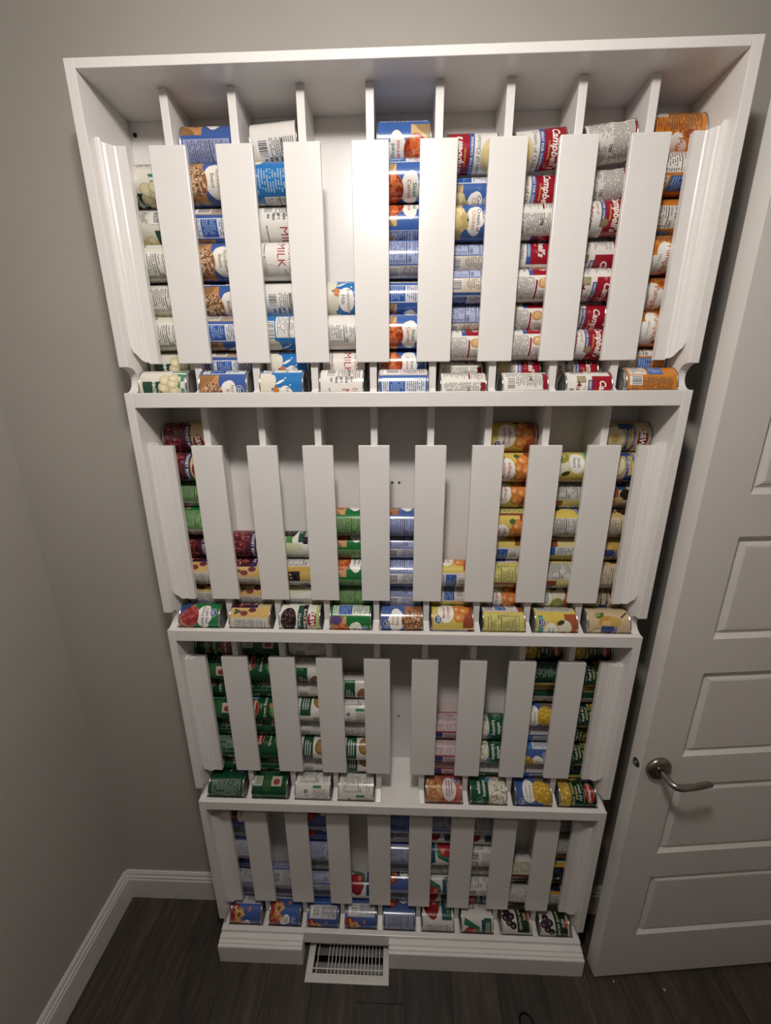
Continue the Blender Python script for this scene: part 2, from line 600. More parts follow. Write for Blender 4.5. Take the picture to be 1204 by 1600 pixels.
class Lab:
    def __init__(s, r, H, base):
        s.r, s.H, s.C = r, H, 2 * math.pi * r
        s.polys = []
        s.lay = 0
        s.rng = random.Random(11)
        s.rect(0, 1, 0, 1, base)
    def add(s, pts, col, lay=None):
        if sum(a[0] * c[1] - c[0] * a[1] for a, c in zip(pts, pts[1:] + pts[:1])) < 0: pts = pts[::-1]
        g = sum(col) / 3
        col = tuple(min(255, max(0, g + (x - g) * .8 + (4 if g < 120 else 0))) for x in col)
        s.polys.append((pts, lin(col), s.lay if lay is None else lay))
    def rect(s, u0, u1, v0, v1, col):
        s.lay += 1
        s.add([(u0, v0), (u1, v0), (u1, v1), (u0, v1)], col)
    def poly(s, pts, col):
        s.lay += 1
        s.add(pts, col)
    def ell(s, u, v, ru, rv, col, n=20, rot=0.):
        s.lay += 1
        k = s.H / s.C
        ca, sa = math.cos(rot), math.sin(rot)
        pts = []
        for i in range(n):
            a = 2 * math.pi * i / n
            x, y = ru * math.cos(a), rv * k * math.sin(a)
            pts.append((u + x * ca - y * sa, v + (x * sa + y * ca) / k))
        s.add(pts, col)
    def pile(s, u, v, ru, rv, cols, n, su, sv, clip=True):
        """n little printed shapes inside an ellipse"""
        s.lay += 1
        k = s.H / s.C
        for i in range(n):
            while True:
                a, c = s.rng.uniform(-1, 1), s.rng.uniform(-1, 1)
                if a * a + c * c < 1: break
            col = cols[i % len(cols)]
            f = s.rng.uniform(.8, 1.1)
            col = tuple(min(255, x * f) for x in col)
            ro = s.rng.uniform(0, 3.14)
            uu, v0 = u + a * (ru - su * .6), v + c * (rv - su / k * .6)
            pts = []
            for j in range(8):
                t = 2 * math.pi * j / 8
                x, y = su * math.cos(t), sv * k * math.sin(t)
                pts.append((uu + x * math.cos(ro) - y * math.sin(ro), v0 + (x * math.sin(ro) + y * math.cos(ro)) / k))
            s.add(pts, col, s.lay + i * .07)
        s.lay += n * .07
    def text(s, t, u, v, h, col, bold=.0, shear=0., wmax=None):
        """cap height h (metres), centred on (u, v)"""
        s.lay += 1
        tr, x0, x1, y0, y1 = text_tris(t, bold)
        k = h / .7
        kx = k
        if wmax and (x1 - x0) * k > wmax: kx = wmax / (x1 - x0)
        cx, cy = (x0 + x1) / 2, .35
        for q in tr:
            pts = [(u + ((p[0] - cx) * kx + shear * (p[1] - cy) * k) / s.C, v + (p[1] - cy) * k / s.H) for p in q]
            s.add(pts, col)
    def lines(s, u0, u1, v0, v1, n, col, dens=.88, vert=False):
        """small print, too small to read"""
        col = tuple(x * .65 + 52 for x in col)
        s.lay += 1
        n = max(1, round(n * 1.35)) if n > 1 else n
        for i in range(n):
            vc = v1 - (i + .5) * (v1 - v0) / n
            hh = (v1 - v0) / n * .23
            x = u0
            end = u0 + (u1 - u0) * s.rng.uniform(.7, 1)
            while x < end - .004:
                wv = s.rng.uniform(.006, .02)
                if s.rng.random() < dens: s.add([(x, vc - hh), (min(x + wv, end), vc - hh), (min(x + wv, end), vc + hh), (x, vc + hh)], col)
                x += wv + .0035
    def bars(s, u0, u1, v0, v1, bg=(235, 232, 228), ink=(30, 28, 30)):
        s.rect(u0, u1, v0, v1, bg)
        s.lay += 1
        d = u1 - u0
        x = u0 + d * .08
        while x < u1 - d * .1:
            wv = s.rng.choice((.02, .03, .05)) * d
            s.add([(x, v0 + (v1 - v0) * .2), (x + wv, v0 + (v1 - v0) * .2), (x + wv, v1 - (v1 - v0) * .06), (x, v1 - (v1 - v0) * .06)], ink)
            x += wv + s.rng.choice((.02, .035, .05)) * d
    def facts(s, u0, u1, bg, ink, v0=.04, v1=.96):
        s.rect(u0, u1, v0, v1, bg)
        d, e = u1 - u0, v1 - v0
        s.text('Nutrition Facts', (u0 + u1) / 2, v1 - e * .07, .0045, ink, .015, wmax=d * s.C * .9)
        s.rect(u0 + d * .04, u1 - d * .04, v1 - e * .16, v1 - e * .145, ink)
        s.lines(u0 + d * .05, u1 - d * .25, v1 - e * .3, v1 - e * .17, 2, ink)
        s.text('Calories', u0 + d * .25, v1 - e * .36, .0042, ink, .015, wmax=d * s.C * .45)
        s.text('100', u1 - d * .18, v1 - e * .36, .006, ink, .02, wmax=d * s.C * .3)
        s.rect(u0 + d * .04, u1 - d * .04, v1 - e * .44, v1 - e * .42, ink)
        s.lines(u0 + d * .05, u1 - d * .2, v0 + e * .12, v1 - e * .46, 7, ink)
        s.lines(u1 - d * .16, u1 - d * .02, v0 + e * .12, v1 - e * .46, 7, ink, 1)
        s.rect(u0 + d * .04, u1 - d * .04, v0 + e * .09, v0 + e * .1, ink)
    def mesh(s, name):
        verts, faces, cols, nors = [], [], [], []
        wf = 1. / NF
        for pts, col, lay in s.polys:
            u0 = min(p[0] for p in pts); u1 = max(p[0] for p in pts)
            for i in range(math.floor(u0 / wf + 1e-9), math.floor(u1 / wf - 1e-9) + 1):
                a, c = i * wf, (i + 1) * wf
                q = pts
                if u0 < a: q = clip(q, a, 1)
                if u1 > c: q = clip(q, c, -1)
                if len(q) < 3: continue
                A0, A1 = 2 * math.pi * a, 2 * math.pi * c
                rr = s.r + (lay - 1) * STEP
                p0 = (-math.cos(A0) * rr, -math.sin(A0) * rr); p1 = (-math.cos(A1) * rr, -math.sin(A1) * rr)
                f = []
                for (u, v) in q:
                    v = min(1, max(0, v))
                    t = (u - a) / wf
                    f.append(len(verts))
                    verts.append(((v - .5) * s.H, p0[0] + (p1[0] - p0[0]) * t, p0[1] + (p1[1] - p0[1]) * t))
                    th = 2 * math.pi * u
                    nors.append((0, -math.cos(th), -math.sin(th)))
                faces.append(f)
                cols.append(col)
        me = bpy.data.meshes.new(name)
        me.from_pydata(verts, [], faces)
        # make every face look outwards
        at = me.color_attributes.new('print', 'FLOAT_COLOR', 'CORNER')
        buf = np.empty((len(me.loops), 4), dtype=np.float32)
        k = 0
        for f, c in zip(faces, cols):
            buf[k:k + len(f)] = (*c, 1)
            k += len(f)
        at.data.foreach_set('color', buf.ravel())
        me.polygons.foreach_set('use_smooth', [True] * len(me.polygons))
        me.normals_split_custom_set_from_vertices(nors)
        me.materials.append(M['label'])
        return me

def clip(q, x, sg):
    out = []
    for (a, c) in zip(q, q[1:] + q[:1]):
        ia, ic = (a[0] - x) * sg >= 0, (c[0] - x) * sg >= 0
        if ia: out.append(a)
        if ia != ic:
            t = (x - a[0]) / (c[0] - a[0])
            out.append((x, a[1] + (c[1] - a[1]) * t))
    return out

BL, TAN, LAV, WH, INK, RED = (48, 88, 172), (222, 178, 116), (172, 180, 222), (238, 234, 226), (38, 38, 52), (172, 22, 38)
GRN, DGR, LGR = (22, 122, 58), (12, 62, 34), (120, 190, 92)

def gv_logo(L, u, v, k=1.):
    L.ell(u, v, .05 * k, .085 * k, WH)
    L.ell(u, v, .045 * k, .077 * k, (28, 66, 150))
    L.text('Great', u, v + .018 * k, .0042 * k, WH, .02)
    L.text('Value', u, v - .03 * k, .0042 * k, WH, .02)

def info_panel(L, u0, u1, bg, ink, blue=BL):
    L.rect(u0, u1, .05, .97, bg)
    d = u1 - u0
    L.rect(u0 + d * .06, u1 - d * .06, .2, .54, (34, 82, 178))
    L.lines(u0 + d * .1, u1 - d * .1, .23, .51, 5, (150, 186, 232))
    L.lines(u0 + d * .06, u1 - d * .06, .57, .95, 7, ink)
    L.lines(u0 + d * .06, u1 - d * .06, .07, .18, 2, ink)

def gv(r, H, top, low, bowl, beans, n, su, sv, words, wcols, back, fbg, split=.42, blob=True):
    """house-brand layout: coloured top, tan foot, bowl, white cloud with the name, facts, bar code, info panel"""
    L = Lab(r, H, top)
    L.rect(-.2, .2, 0, split, low)
    L.rect(-.2, .2, 0, .03, tuple(x * .8 for x in low))
    if beans:
        L.poly([(-.2, .0), (-.05, .0), (-.13, .28), (-.2, .35)], tuple(x * .78 for x in low))
        L.poly([(.08, .0), (.2, .0), (.2, .3), (.15, .22)], tuple(x * .72 for x in low))
    for du, dv, a, c in ((0, .6, .13, .15), (-.06, .66, .08, .13), (.07, .64, .08, .12), (0, .72, .07, .12)):
        L.ell(du, dv, a, c, WH)
    L.ell(0, .27, .125, .235, tuple(min(255, x * 1.25 + 30) for x in bowl))
    L.ell(0, .27, .118, .222, bowl)
    L.pile(0, .27, .118, .222, beans, n, su, sv)
    for i, (t, c) in enumerate(zip(words, wcols)):
        L.text(t, 0, .72 - i * .105, .0075, c, .012, wmax=.05)
    gv_logo(L, -.04, .87)
    L.facts(.23, .45, fbg, INK)
    L.rect(.46, .6, .0, 1, back)
    L.lines(.47, .59, .5, .95, 8, tuple(x * .35 for x in back))
    L.bars(.475, .585, .08, .42)
    info_panel(L, .63, .79, tuple(min(255, x * .25 + 175) for x in fbg), INK)
    return L

RA, HA = .0362, .103
RS, HS = .0318, .094
def mk_potato():
    L = Lab(RA, HA, (226, 220, 204))
    L.rect(-.17, .06, .52, .93, (14, 74, 44))
    L.rect(-.17, -.05, .8, .97, (170, 26, 34))
    L.lines(-.16, -.06, .83, .94, 1, WH, 1)
    L.text('Potatoes', -.05, .70, .0105, WH, .02)
    L.text('whole', -.03, .585, .0055, WH)
    for i in range(6):
        for j in range(2):
            if (i + j) % 2 == 0: L.rect(-.2 + i * .065, -.135 + i * .065, .02 + j * .08, .1 + j * .08, (70, 140, 112))
    L.poly([(.1, .0), (.2, .0), (.2, .34), (.13, .3)], (60, 132, 104))
    L.poly([(.14, .0), (.165, .0), (.175, .32), (.15, .31)], (214, 226, 214))
    for u, v, a, c, q in ((-.07, .38, .05, .12, 0), (.01, .46, .05, .12, .2), (.08, .42, .05, .13, -.2), (-.03, .24, .055, .11, .1), (.05, .26, .05, .12, .3), (.1, .25, .04, .1, 0)):
        L.ell(u, v, a + .004, c + .01, (168, 150, 106), rot=q)
        L.ell(u, v, a, c, (224, 208, 160), rot=q)
        L.ell(u - .01, v + .02, a * .5, c * .5, (238, 228, 190), rot=q)
    L.facts(.26, .5, (232, 228, 216), (44, 42, 40))
    L.lines(.52, .64, .1, .9, 12, (90, 88, 84))
    L.bars(.66, .78, .45, .85)
    L.lines(.66, .78, .1, .4, 5, (90, 88, 84))
    return L
def mk_navy():
    return gv(RA, HA, (52, 88, 170), (206, 140, 74), (150, 96, 56), [(226, 184, 138), (238, 204, 162), (206, 158, 112), (120, 70, 42)], 120, .017, .018,
              ('Northern', 'Beans'), ((160, 120, 60), (160, 120, 60)), (172, 150, 132), (150, 160, 206))
def mk_pinto():
    return gv(RA, HA, (62, 92, 168), (190, 112, 58), (120, 66, 40), [(220, 164, 118), (236, 188, 146), (190, 126, 84), (110, 58, 36)], 120, .014, .016,
              ('Pinto', 'Beans'), ((176, 120, 60), (176, 120, 60)), (196, 196, 206), (150, 164, 216))
def mk_carrot():
    L = gv(RA, HA, (48, 94, 180), (226, 182, 114), (150, 44, 12), [(232, 92, 36), (244, 118, 52), (206, 66, 22), (250, 140, 78)], 46, .03, .042,
           ('Sliced', 'Carrots'), ((30, 110, 62), (226, 70, 34)), (206, 196, 196), (146, 162, 214), split=.36)
    return L
def mk_milkblue():
    L = Lab(RA, .092, (22, 112, 196))
    L.rect(-.25, .25, 0, .26, (226, 218, 196))
    for u, v, a, c in ((-.16, .28, .07, .1), (.02, .3, .09, .12), (.16, .26, .08, .08)): L.ell(u, v, a, c, (226, 218, 196))
    for u, v, a, c, q in ((-.15, .48, .012, .12, .5), (-.08, .52, .01, .1, -.3), (.17, .45, .012, .13, -.5), (-.19, .6, .008, .02, 0), (-.03, .62, .006, .018, 0), (.12, .64, .008, .022, 0), (-.12, .72, .007, .02, 0), (.2, .68, .006, .018, 0)):
        L.ell(u, v, a, c, WH, 10, q)
    L.ell(.0, .6, .115, .19, WH)
    L.text('Evaporated', 0, .66, .0075, (52, 60, 82), .0, wmax=.044)
    L.text('Milk', 0, .52, .0085, (52, 60, 82), .0)
    L.ell(-.07, .37, .04, .07, (222, 122, 44))
    gv_logo(L, .02, .86)
    L.lines(.3, .5, .1, .95, 10, (180, 214, 240))
    L.rect(.51, .74, .3, .97, (232, 230, 226))
    L.lines(.52, .73, .33, .95, 11, INK)
    L.rect(.51, .74, .62, .635, INK)
    L.bars(.58, .74, .04, .27)
    return L
def mk_milkwhite():
    L = Lab(RA, .092, (228, 223, 216))
    L.text('EVAPORATED', -.02, .82, .011, (178, 34, 44), .0, wmax=.062)
    L.text('MILK', -.04, .6, .0165, (178, 34, 44), .0)
    L.lines(.09, .16, .62, .72, 3, (178, 34, 44))
    L.ell(.1, .3, .06, .22, (206, 200, 192))
    L.ell(.1, .32, .05, .18, (222, 218, 212))
    L.rect(-.02, .12, .02, .25, (196, 184, 168))
    L.lines(-.16, .0, .18, .24, 1, INK, 1)
    L.lines(-.27, -.2, .2, .8, 4, (70, 66, 66))
    L.facts(.28, .46, (230, 226, 220), (50, 48, 48))
    L.bars(.6, .74, .1, .36)
    L.lines(.6, .78, .4, .95, 9, (80, 78, 80))
    L.text('MADE IN THE USA', .69, .68, .0042, (40, 38, 40), .02, wmax=.036)
    return L
def camp(name, ncol):
    L = Lab(RS, HS, (228, 222, 214))
    L.rect(-.25, .25, .56, 1, (170, 10, 32))
    L.text("Campbell's", 0, .8, .0135, WH, .03, shear=.3, wmax=.075)
    L.text('CONDENSED', 0, .66, .0035, (222, 190, 90), .01)
    return L
def mk_ckn():
    L = camp('', 0)
    L.rect(-.25, .25, .47, .57, (44, 84, 164))
    L.text('GREAT FOR COOKING', 0, .52, .0048, WH, .02, wmax=.08)
    L.text('Cream of Chicken', 0, .385, .0075, (56, 46, 46), .0, wmax=.08)
    L.ell(0, .08, .17, .26, (206, 200, 190))
    L.ell(0, .08, .15, .24, (226, 198, 124))
    L.ell(-.03, .12, .07, .11, (236, 214, 150))
    L.rect(.3, .5, .62, .66, (150, 16, 34))
    L.ell(.33, .8, .05, .13, (206, 150, 84))
    L.ell(.33, .8, .035, .09, (226, 176, 112))
    L.lines(.27, .5, .05, .6, 13, (66, 60, 60))
    L.lines(.4, .52, .68, .97, 6, (66, 60, 60))
    L.lines(.54, .72, .05, .95, 17, (74, 68, 68))
    L.rect(.54, .74, .9, 1, (150, 16, 34))
    L.text('100', .62, .62, .006, INK, .02)
    L.bars(.6, .74, .05, .28)
    return L
def mk_mush():
    L = camp('', 0)
    L.rect(-.2, .12, .47, .57, (40, 56, 128))
    L.text('GREAT FOR COOKING', -.04, .52, .0045, WH, .02, wmax=.06)
    L.ell(.09, .56, .04, .09, (120, 100, 66))
    L.ell(.09, .56, .033, .075, (156, 134, 92))
    L.text('Cream of', -.06, .4, .0052, (140, 36, 44), .0)
    L.text('Mushroom', -.02, .27, .0105, (150, 28, 42), .02, wmax=.07)
    L.text('SOUP', -.04, .11, .008, (30, 28, 30), .03)
    L.rect(-.25, -.17, .22, .42, (156, 138, 92))
    L.lines(-.24, -.18, .24, .4, 3, (226, 214, 170))
    L.rect(.24, .3, .58, .95, (206, 130, 84))
    L.ell(.28, .72, .045, .14, (120, 56, 30))
    L.lines(.2, .5, .05, .5, 12, (66, 60, 60))
    L.lines(.34, .72, .52, .95, 10, (66, 60, 60))
    L.text('100', .55, .5, .006, INK, .02)
    L.lines(.52, .72, .05, .44, 9, (66, 60, 60))
    L.rect(.34, .75, .96, 1, (160, 16, 34))
    L.bars(.6, .73, .06, .24)
    return L
def mk_gvckn():
    return gv(RS, HS, (48, 92, 176), (222, 178, 124), (46, 40, 40), [(228, 200, 124), (236, 212, 142), (222, 192, 112)], 60, .05, .09,
              ('Cream of', 'Chicken'), ((60, 60, 80), (214, 130, 60)), (222, 206, 184), (172, 182, 220), split=.36)
def mk_pumpkin():
    L = Lab(RA, HA, (226, 128, 30))
    for u in (-.2, -.1, 0, .1, .2): L.ell(u, .3, .028, .42, (206, 104, 20), 14)
    for u in (-.15, .15): L.ell(u, .72, .03, .1, (180, 70, 22), 12)
    L.rect(-.25, .25, .0, .07, (150, 64, 16))
    for du, dv, a, c in ((.0, .58, .12, .2), (.09, .48, .08, .16), (-.08, .5, .08, .14), (.02, .34, .07, .14)): L.ell(du, dv, a, c, WH)
    L.text('Pumpkin', .0, .6, .0115, (206, 96, 34), .012, wmax=.056)
    L.text('100% pure', .01, .44, .005, (120, 90, 70), .0)
    gv_logo(L, .02, .87)
    L.facts(.3, .48, (230, 224, 214), (40, 38, 36))
    L.rect(.5, .62, .42, .72, (38, 96, 186))
    L.lines(.51, .61, .45, .7, 4, (170, 200, 236))
    L.rect(.5, .62, .04, .38, (222, 214, 196))
    L.lines(.51, .61, .06, .36, 5, INK)
    L.lines(.65, .85, .1, .92, 15, (60, 36, 16))
    L.bars(.63, .72, .04, .3)
    return L
def mk_kidney():
    L = Lab(RA, HA, (216, 184, 124))
    L.rect(-.25, .25, .0, .5, (70, 22, 30))
    L.ell(-.1, .22, .16, .34, (96, 26, 34))
    L.pile(0, .22, .24, .3, [(150, 44, 52), (176, 74, 78), (120, 28, 40), (196, 110, 104)], 75, .03, .021)
    L.poly([(-.25, .5), (-.25, .4), (-.16, .5), (-.1, .56), (-.25, .62)], (90, 104, 52))
    L.rect(-.16, .25, .5, .66, (58, 34, 84))
    L.text('KIDNEY BEANS', .03, .58, .0075, WH, .01, wmax=.076)
    L.ell(.06, .82, .1, .15, (206, 190, 150))
    L.ell(.06, .82, .09, .13, (150, 20, 32))
    L.text('S&W', .06, .82, .012, WH, .03, shear=.2)
    L.rect(.26, .36, .0, 1, (222, 176, 96))
    L.ell(.28, .55, .03, .1, (110, 40, 60)); L.ell(.32, .35, .03, .1, (140, 50, 50)); L.poly([(.26, .1), (.34, .1), (.3, .3)], (80, 96, 50))
    L.facts(.38, .62, (206, 202, 194), (60, 58, 58))
    L.lines(.65, .74, .1, .9, 11, (70, 60, 50))
    return L
def mk_kidneygv():
    L = gv(RA, HA, (24, 128, 62), (206, 150, 96), (150, 40, 36), [(190, 44, 44), (212, 74, 66), (160, 28, 34)], 90, .02, .022,
           ('Light Red', 'Kidney Beans'), ((70, 84, 110), (70, 84, 110)), (196, 190, 176), (116, 168, 92), split=.34)
    L.poly([(-.2, .0), (.0, .0), (-.1, .2), (-.2, .34)], (44, 70, 132))
    return L
def mk_chiligv():
    L = gv(RA, HA, (20, 120, 52), (220, 158, 98), (170, 60, 22), [(226, 110, 44), (240, 140, 66), (196, 78, 28)], 90, .018, .02,
           ('Pinto', 'Beans'), ((60, 60, 60), (60, 60, 60)), (180, 176, 160), (122, 172, 96), split=.4)
    L.poly([(-.2, .02), (-.12, .02), (-.1, .2), (-.16, .3), (-.2, .25)], (84, 62, 128))
    return L
def mk_blacksw():
    L = Lab(RA, HA, (226, 224, 212))
    L.ell(0, .22, .15, .2, (40, 20, 24))
    L.pile(0, .22, .14, .19, [(54, 26, 32), (78, 40, 48), (34, 16, 20), (110, 78, 84)], 60, .018, .02)
    L.rect(-.2, .2, .45, .58, (28, 82, 62))
    L.text('Organic', 0, .51, .0075, WH, .0, shear=.2)
    L.rect(-.22, .22, .58, .7, (26, 20, 22))
    L.text('BLACK BEANS', 0, .64, .0068, WH, .01, wmax=.075)
    L.ell(0, .83, .1, .15, (196, 176, 130))
    L.ell(0, .83, .09, .13, (156, 18, 30))
    L.text('S&W', 0, .83, .013, WH, .03, shear=.2)
    L.rect(.12, .22, .14, .3, (76, 142, 62))
    L.rect(-.25, .25, .92, 1, (178, 190, 112))
    L.poly([(.2, .1), (.32, .1), (.28, .6), (.22, .5)], (212, 216, 170))
    L.facts(.36, .56, (206, 204, 196), (56, 54, 54))
    L.rect(.56, .62, 0, 1, (206, 160, 60))
    L.rect(.62, .74, 0, .5, (44, 30, 40)); L.pile(.68, .25, .06, .24, [(60, 40, 60), (30, 20, 28), (200, 160, 60)], 24, .015, .03)
    L.rect(.62, .74, .5, 1, (212, 176, 92))
    return L
def mk_mandarin():
    L = Lab(RA, HA, (222, 194, 82))
    L.rect(-.22, .22, 0, .24, (156, 66, 34))
    for u, v in ((-.09, .33), (.02, .36), (.11, .3), (.0, .2)):
        L.ell(u, v, .065, .14, (206, 98, 30)); L.ell(u, v, .055, .12, (232, 132, 50)); L.ell(u - .012, v + .03, .022, .05, (246, 176, 104))
    L.ell(.15, .42, .03, .07, (70, 104, 44))
    L.ell(-.02, .66, .14, .2, WH)
    L.text('Mandarin', -.02, .72, .0075, (196, 50, 40), .01, wmax=.055)
    L.text('Oranges', -.02, .61, .0085, (196, 50, 40), .012, wmax=.055)
    gv_logo(L, -.12, .86, 1.05)
    L.facts(.25, .47, (212, 204, 110), (52, 48, 20))
    L.rect(.22, .25, 0, 1, (150, 66, 40))
    L.rect(.5, .76, .0, 1, (206, 196, 200))
    L.rect(.5, .76, .0, .12, (150, 66, 40))
    L.rect(.52, .74, .42, .68, (34, 84, 170)); L.lines(.53, .73, .45, .66, 5, (150, 186, 232))
    L.lines(.52, .74, .72, .95, 4, INK)
    L.bars(.55, .72, .15, .38)
    return L
def mk_pearsgv():
    L = Lab(RA, HA, (226, 196, 74))
    L.rect(-.22, .22, 0, .3, (172, 76, 44))
    L.ell(.05, .3, .1, .17, (222, 216, 190)); L.ell(-.08, .32, .09, .16, (150, 154, 60)); L.ell(-.1, .33, .05, .1, (186, 184, 92))
    L.ell(.12, .4, .025, .1, (70, 60, 26), rot=.4)
    L.ell(0, .64, .12, .17, WH)
    L.text('Sliced', 0, .69, .0075, (44, 128, 96), .01); L.text('Pears', 0, .59, .0085, (44, 128, 96), .01)
    L.rect(-.2, .2, .83, .95, (70, 160, 140))
    gv_logo(L, .12, .86)
    L.facts(.25, .47, (196, 192, 184), (56, 54, 54))
    L.rect(.48, .56, 0, .5, (150, 66, 44)); L.rect(.48, .56, .5, 1, (222, 204, 130))
    L.rect(.56, .66, 0, .45, (38, 90, 176)); L.rect(.56, .66, .45, 1, (214, 212, 206)); L.lines(.57, .65, .5, .95, 7, INK)
    L.lines(.68, .77, .1, .9, 11, (80, 76, 66))
    return L
def mk_pearssw():
    L = Lab(RA, HA, (206, 178, 136))
    L.ell(0, .22, .16, .25, (176, 150, 92)); L.ell(0, .22, .14, .22, (222, 206, 156)); L.ell(0, .22, .05, .09, (206, 168, 86))
    L.rect(-.2, .2, .47, .68, (40, 70, 138))
    L.rect(-.12, .12, .53, .62, (222, 190, 92)); L.lines(-.1, .1, .55, .6, 1, (40, 50, 90), 1)
    L.lines(-.17, .17, .63, .67, 1, (190, 202, 226)); L.lines(-.17, .17, .48, .52, 1, (190, 202, 226))
    L.ell(0, .84, .1, .14, (190, 160, 110)); L.ell(0, .84, .09, .12, (128, 22, 28)); L.text('S&W', 0, .84, .013, WH, .03, shear=.2)
    L.rect(.18, .28, 0, .5, (170, 84, 44)); L.ell(.25, .68, .06, .16, (44, 34, 20)); L.rect(.28, .34, 0, .6, (206, 170, 104))
    L.facts(.36, .6, (196, 178, 146), (70, 60, 46))
    L.poly([(.66, .96), (.67, .98), (.74, .8), (.72, .78)], (90, 50, 24))
    L.ell(.78, .48, .075, .24, (196, 148, 52)); L.ell(.77, .62, .05, .16, (206, 164, 66)); L.ell(.8, .42, .04, .13, (222, 176, 92))
    L.ell(.7, .3, .03, .12, (90, 100, 40), rot=.5); L.ell(.69, .24, .022, .09, (150, 150, 96), rot=.5)
    L.rect(.82, .9, .3, .6, (44, 64, 132))
    return L
def mk_bean():
    L = Lab(RA, HA, (10, 74, 42))
    for i in range(9):
        a = .12 * i
        L.ell(-.12 + .02 * i, .25 + .02 * (i % 4), .11, .03, ((96, 140, 60), (70, 116, 48), (128, 164, 84))[i % 3], 12, .5 - .12 * i)
    L.ell(.02, .33, .03, .06, (206, 120, 80))
    L.text('Green Beans', 0, .52, .0085, (220, 224, 190), .01, wmax=.07)
    L.text('cut', 0, .64, .006, (220, 224, 190), .0)
    L.ell(-.02, .82, .11, .13, (206, 140, 70)); L.ell(-.02, .82, .1, .115, (160, 24, 30)); L.text('Del Monte', -.02, .82, .007, WH, .02, wmax=.042)
    L.rect(.1, .17, .75, .95, (120, 160, 210))
    L.rect(.25, .5, .04, .96, (10, 70, 42))
    L.rect(.255, .258, .05, .95, (190, 206, 180)); L.rect(.495, .498, .05, .95, (190, 206, 180))
    L.lines(.27, .48, .55, .95, 8, (150, 184, 150)); L.lines(.27, .48, .08, .5, 8, (150, 184, 150)); L.rect(.26, .49, .52, .53, (190, 206, 180))
    L.rect(.56, .68, .0, .28, (170, 176, 156)); L.bars(.57, .67, .04, .25, (176, 182, 166), (40, 80, 60))
    L.rect(.52, .74, .32, .55, (34, 92, 44)); L.rect(.56, .68, .55, .85, (190, 176, 152)); L.ell(.63, .7, .035, .1, (140, 50, 40))
    return L
def mk_refried():
    L = Lab(RA, HA, (216, 212, 204))
    L.rect(-.2, .2, .5, .8, (16, 78, 46))
    L.lines(-.12, .12, .55, .76, 2, WH, 1)
    L.ell(0, .27, .12, .2, (236, 232, 224)); L.ell(0, .27, .105, .175, (150, 104, 44)); L.ell(-.02, .3, .05, .08, (172, 124, 60))
    L.poly([(.16, .6), (.24, .62), (.22, .9), (.17, .8)], (40, 120, 60))
    L.rect(.2, .24, .0, .9, (206, 202, 196))
    L.facts(.26, .48, (212, 208, 202), (70, 68, 68))
    L.rect(.5, .53, .5, .75, (40, 128, 70))
    L.lines(.54, .7, .5, .95, 9, (84, 82, 80))
    L.ell(.57, .3, .022, .055, (40, 40, 40)); L.ell(.57, .3, .014, .036, (150, 148, 146))
    L.rect(.6, .68, .2, .42, (228, 226, 220)); L.lines(.61, .67, .22, .4, 3, INK)
    L.bars(.7, .79, .1, .45)
    return L
def mk_ringsgv():
    L = Lab(RA, HA, (186, 66, 62))
    L.rect(-.22, .22, .88, 1, (196, 96, 84))
    L.poly([(-.22, 0), (.22, 0), (.2, .3), (.05, .5), (-.1, .44), (-.22, .34)], (196, 130, 70))
    L.pile(0, .2, .21, .28, [(222, 166, 106), (196, 112, 52), (232, 190, 130), (176, 84, 36)], 90, .02, .02)
    L.ell(.0, .66, .15, .2, (222, 214, 210))
    L.lines(-.1, .1, .55, .77, 2, (150, 20, 34), 1)
    L.ell(-.13, .47, .035, .06, (150, 70, 90))
    gv_logo(L, -.11, .86)
    L.rect(.25, .5, 0, 1, (206, 176, 180)); L.lines(.27, .48, .1, .92, 14, (90, 60, 66)); L.text('10', .3, .7, .006, INK, .02)
    L.rect(.5, .52, 0, 1, (160, 40, 56)); L.rect(.52, .64, .0, .45, (40, 60, 140)); L.rect(.52, .64, .45, 1, (196, 176, 182)); L.lines(.53, .63, .5, .95, 6, INK)
    L.lines(.67, .76, .1, .9, 10, (230, 190, 186))
    return L
def mk_hominy():
    L = Lab(RA, HA, (16, 82, 52))
    L.rect(-.24, .24, 0, .5, (176, 164, 132))
    L.ell(.0, .2, .2, .3, (222, 214, 192))
    L.pile(0, .2, .2, .3, [(226, 220, 202), (206, 196, 170), (238, 234, 220), (180, 168, 140)], 70, .03, .03)
    L.text('white', .03, .79, .0105, WH, .015); L.text('hominy', .03, .64, .0105, WH, .015, wmax=.05)
    L.ell(-.13, .75, .05, .11, (140, 190, 150)); L.ell(-.13, .75, .045, .1, (16, 82, 52)); L.lines(-.16, -.1, .68, .82, 3, (190, 214, 190))
    L.ell(.14, .5, .035, .07, (40, 120, 196))
    L.rect(.3, .55, .0, 1, (212, 210, 204)); L.lines(.32, .53, .08, .9, 14, (80, 80, 84)); L.rect(.3, .34, 0, .25, (40, 110, 180)); L.rect(.36, .4, .1, .3, INK)
    L.bars(.58, .7, .1, .5)
    return L
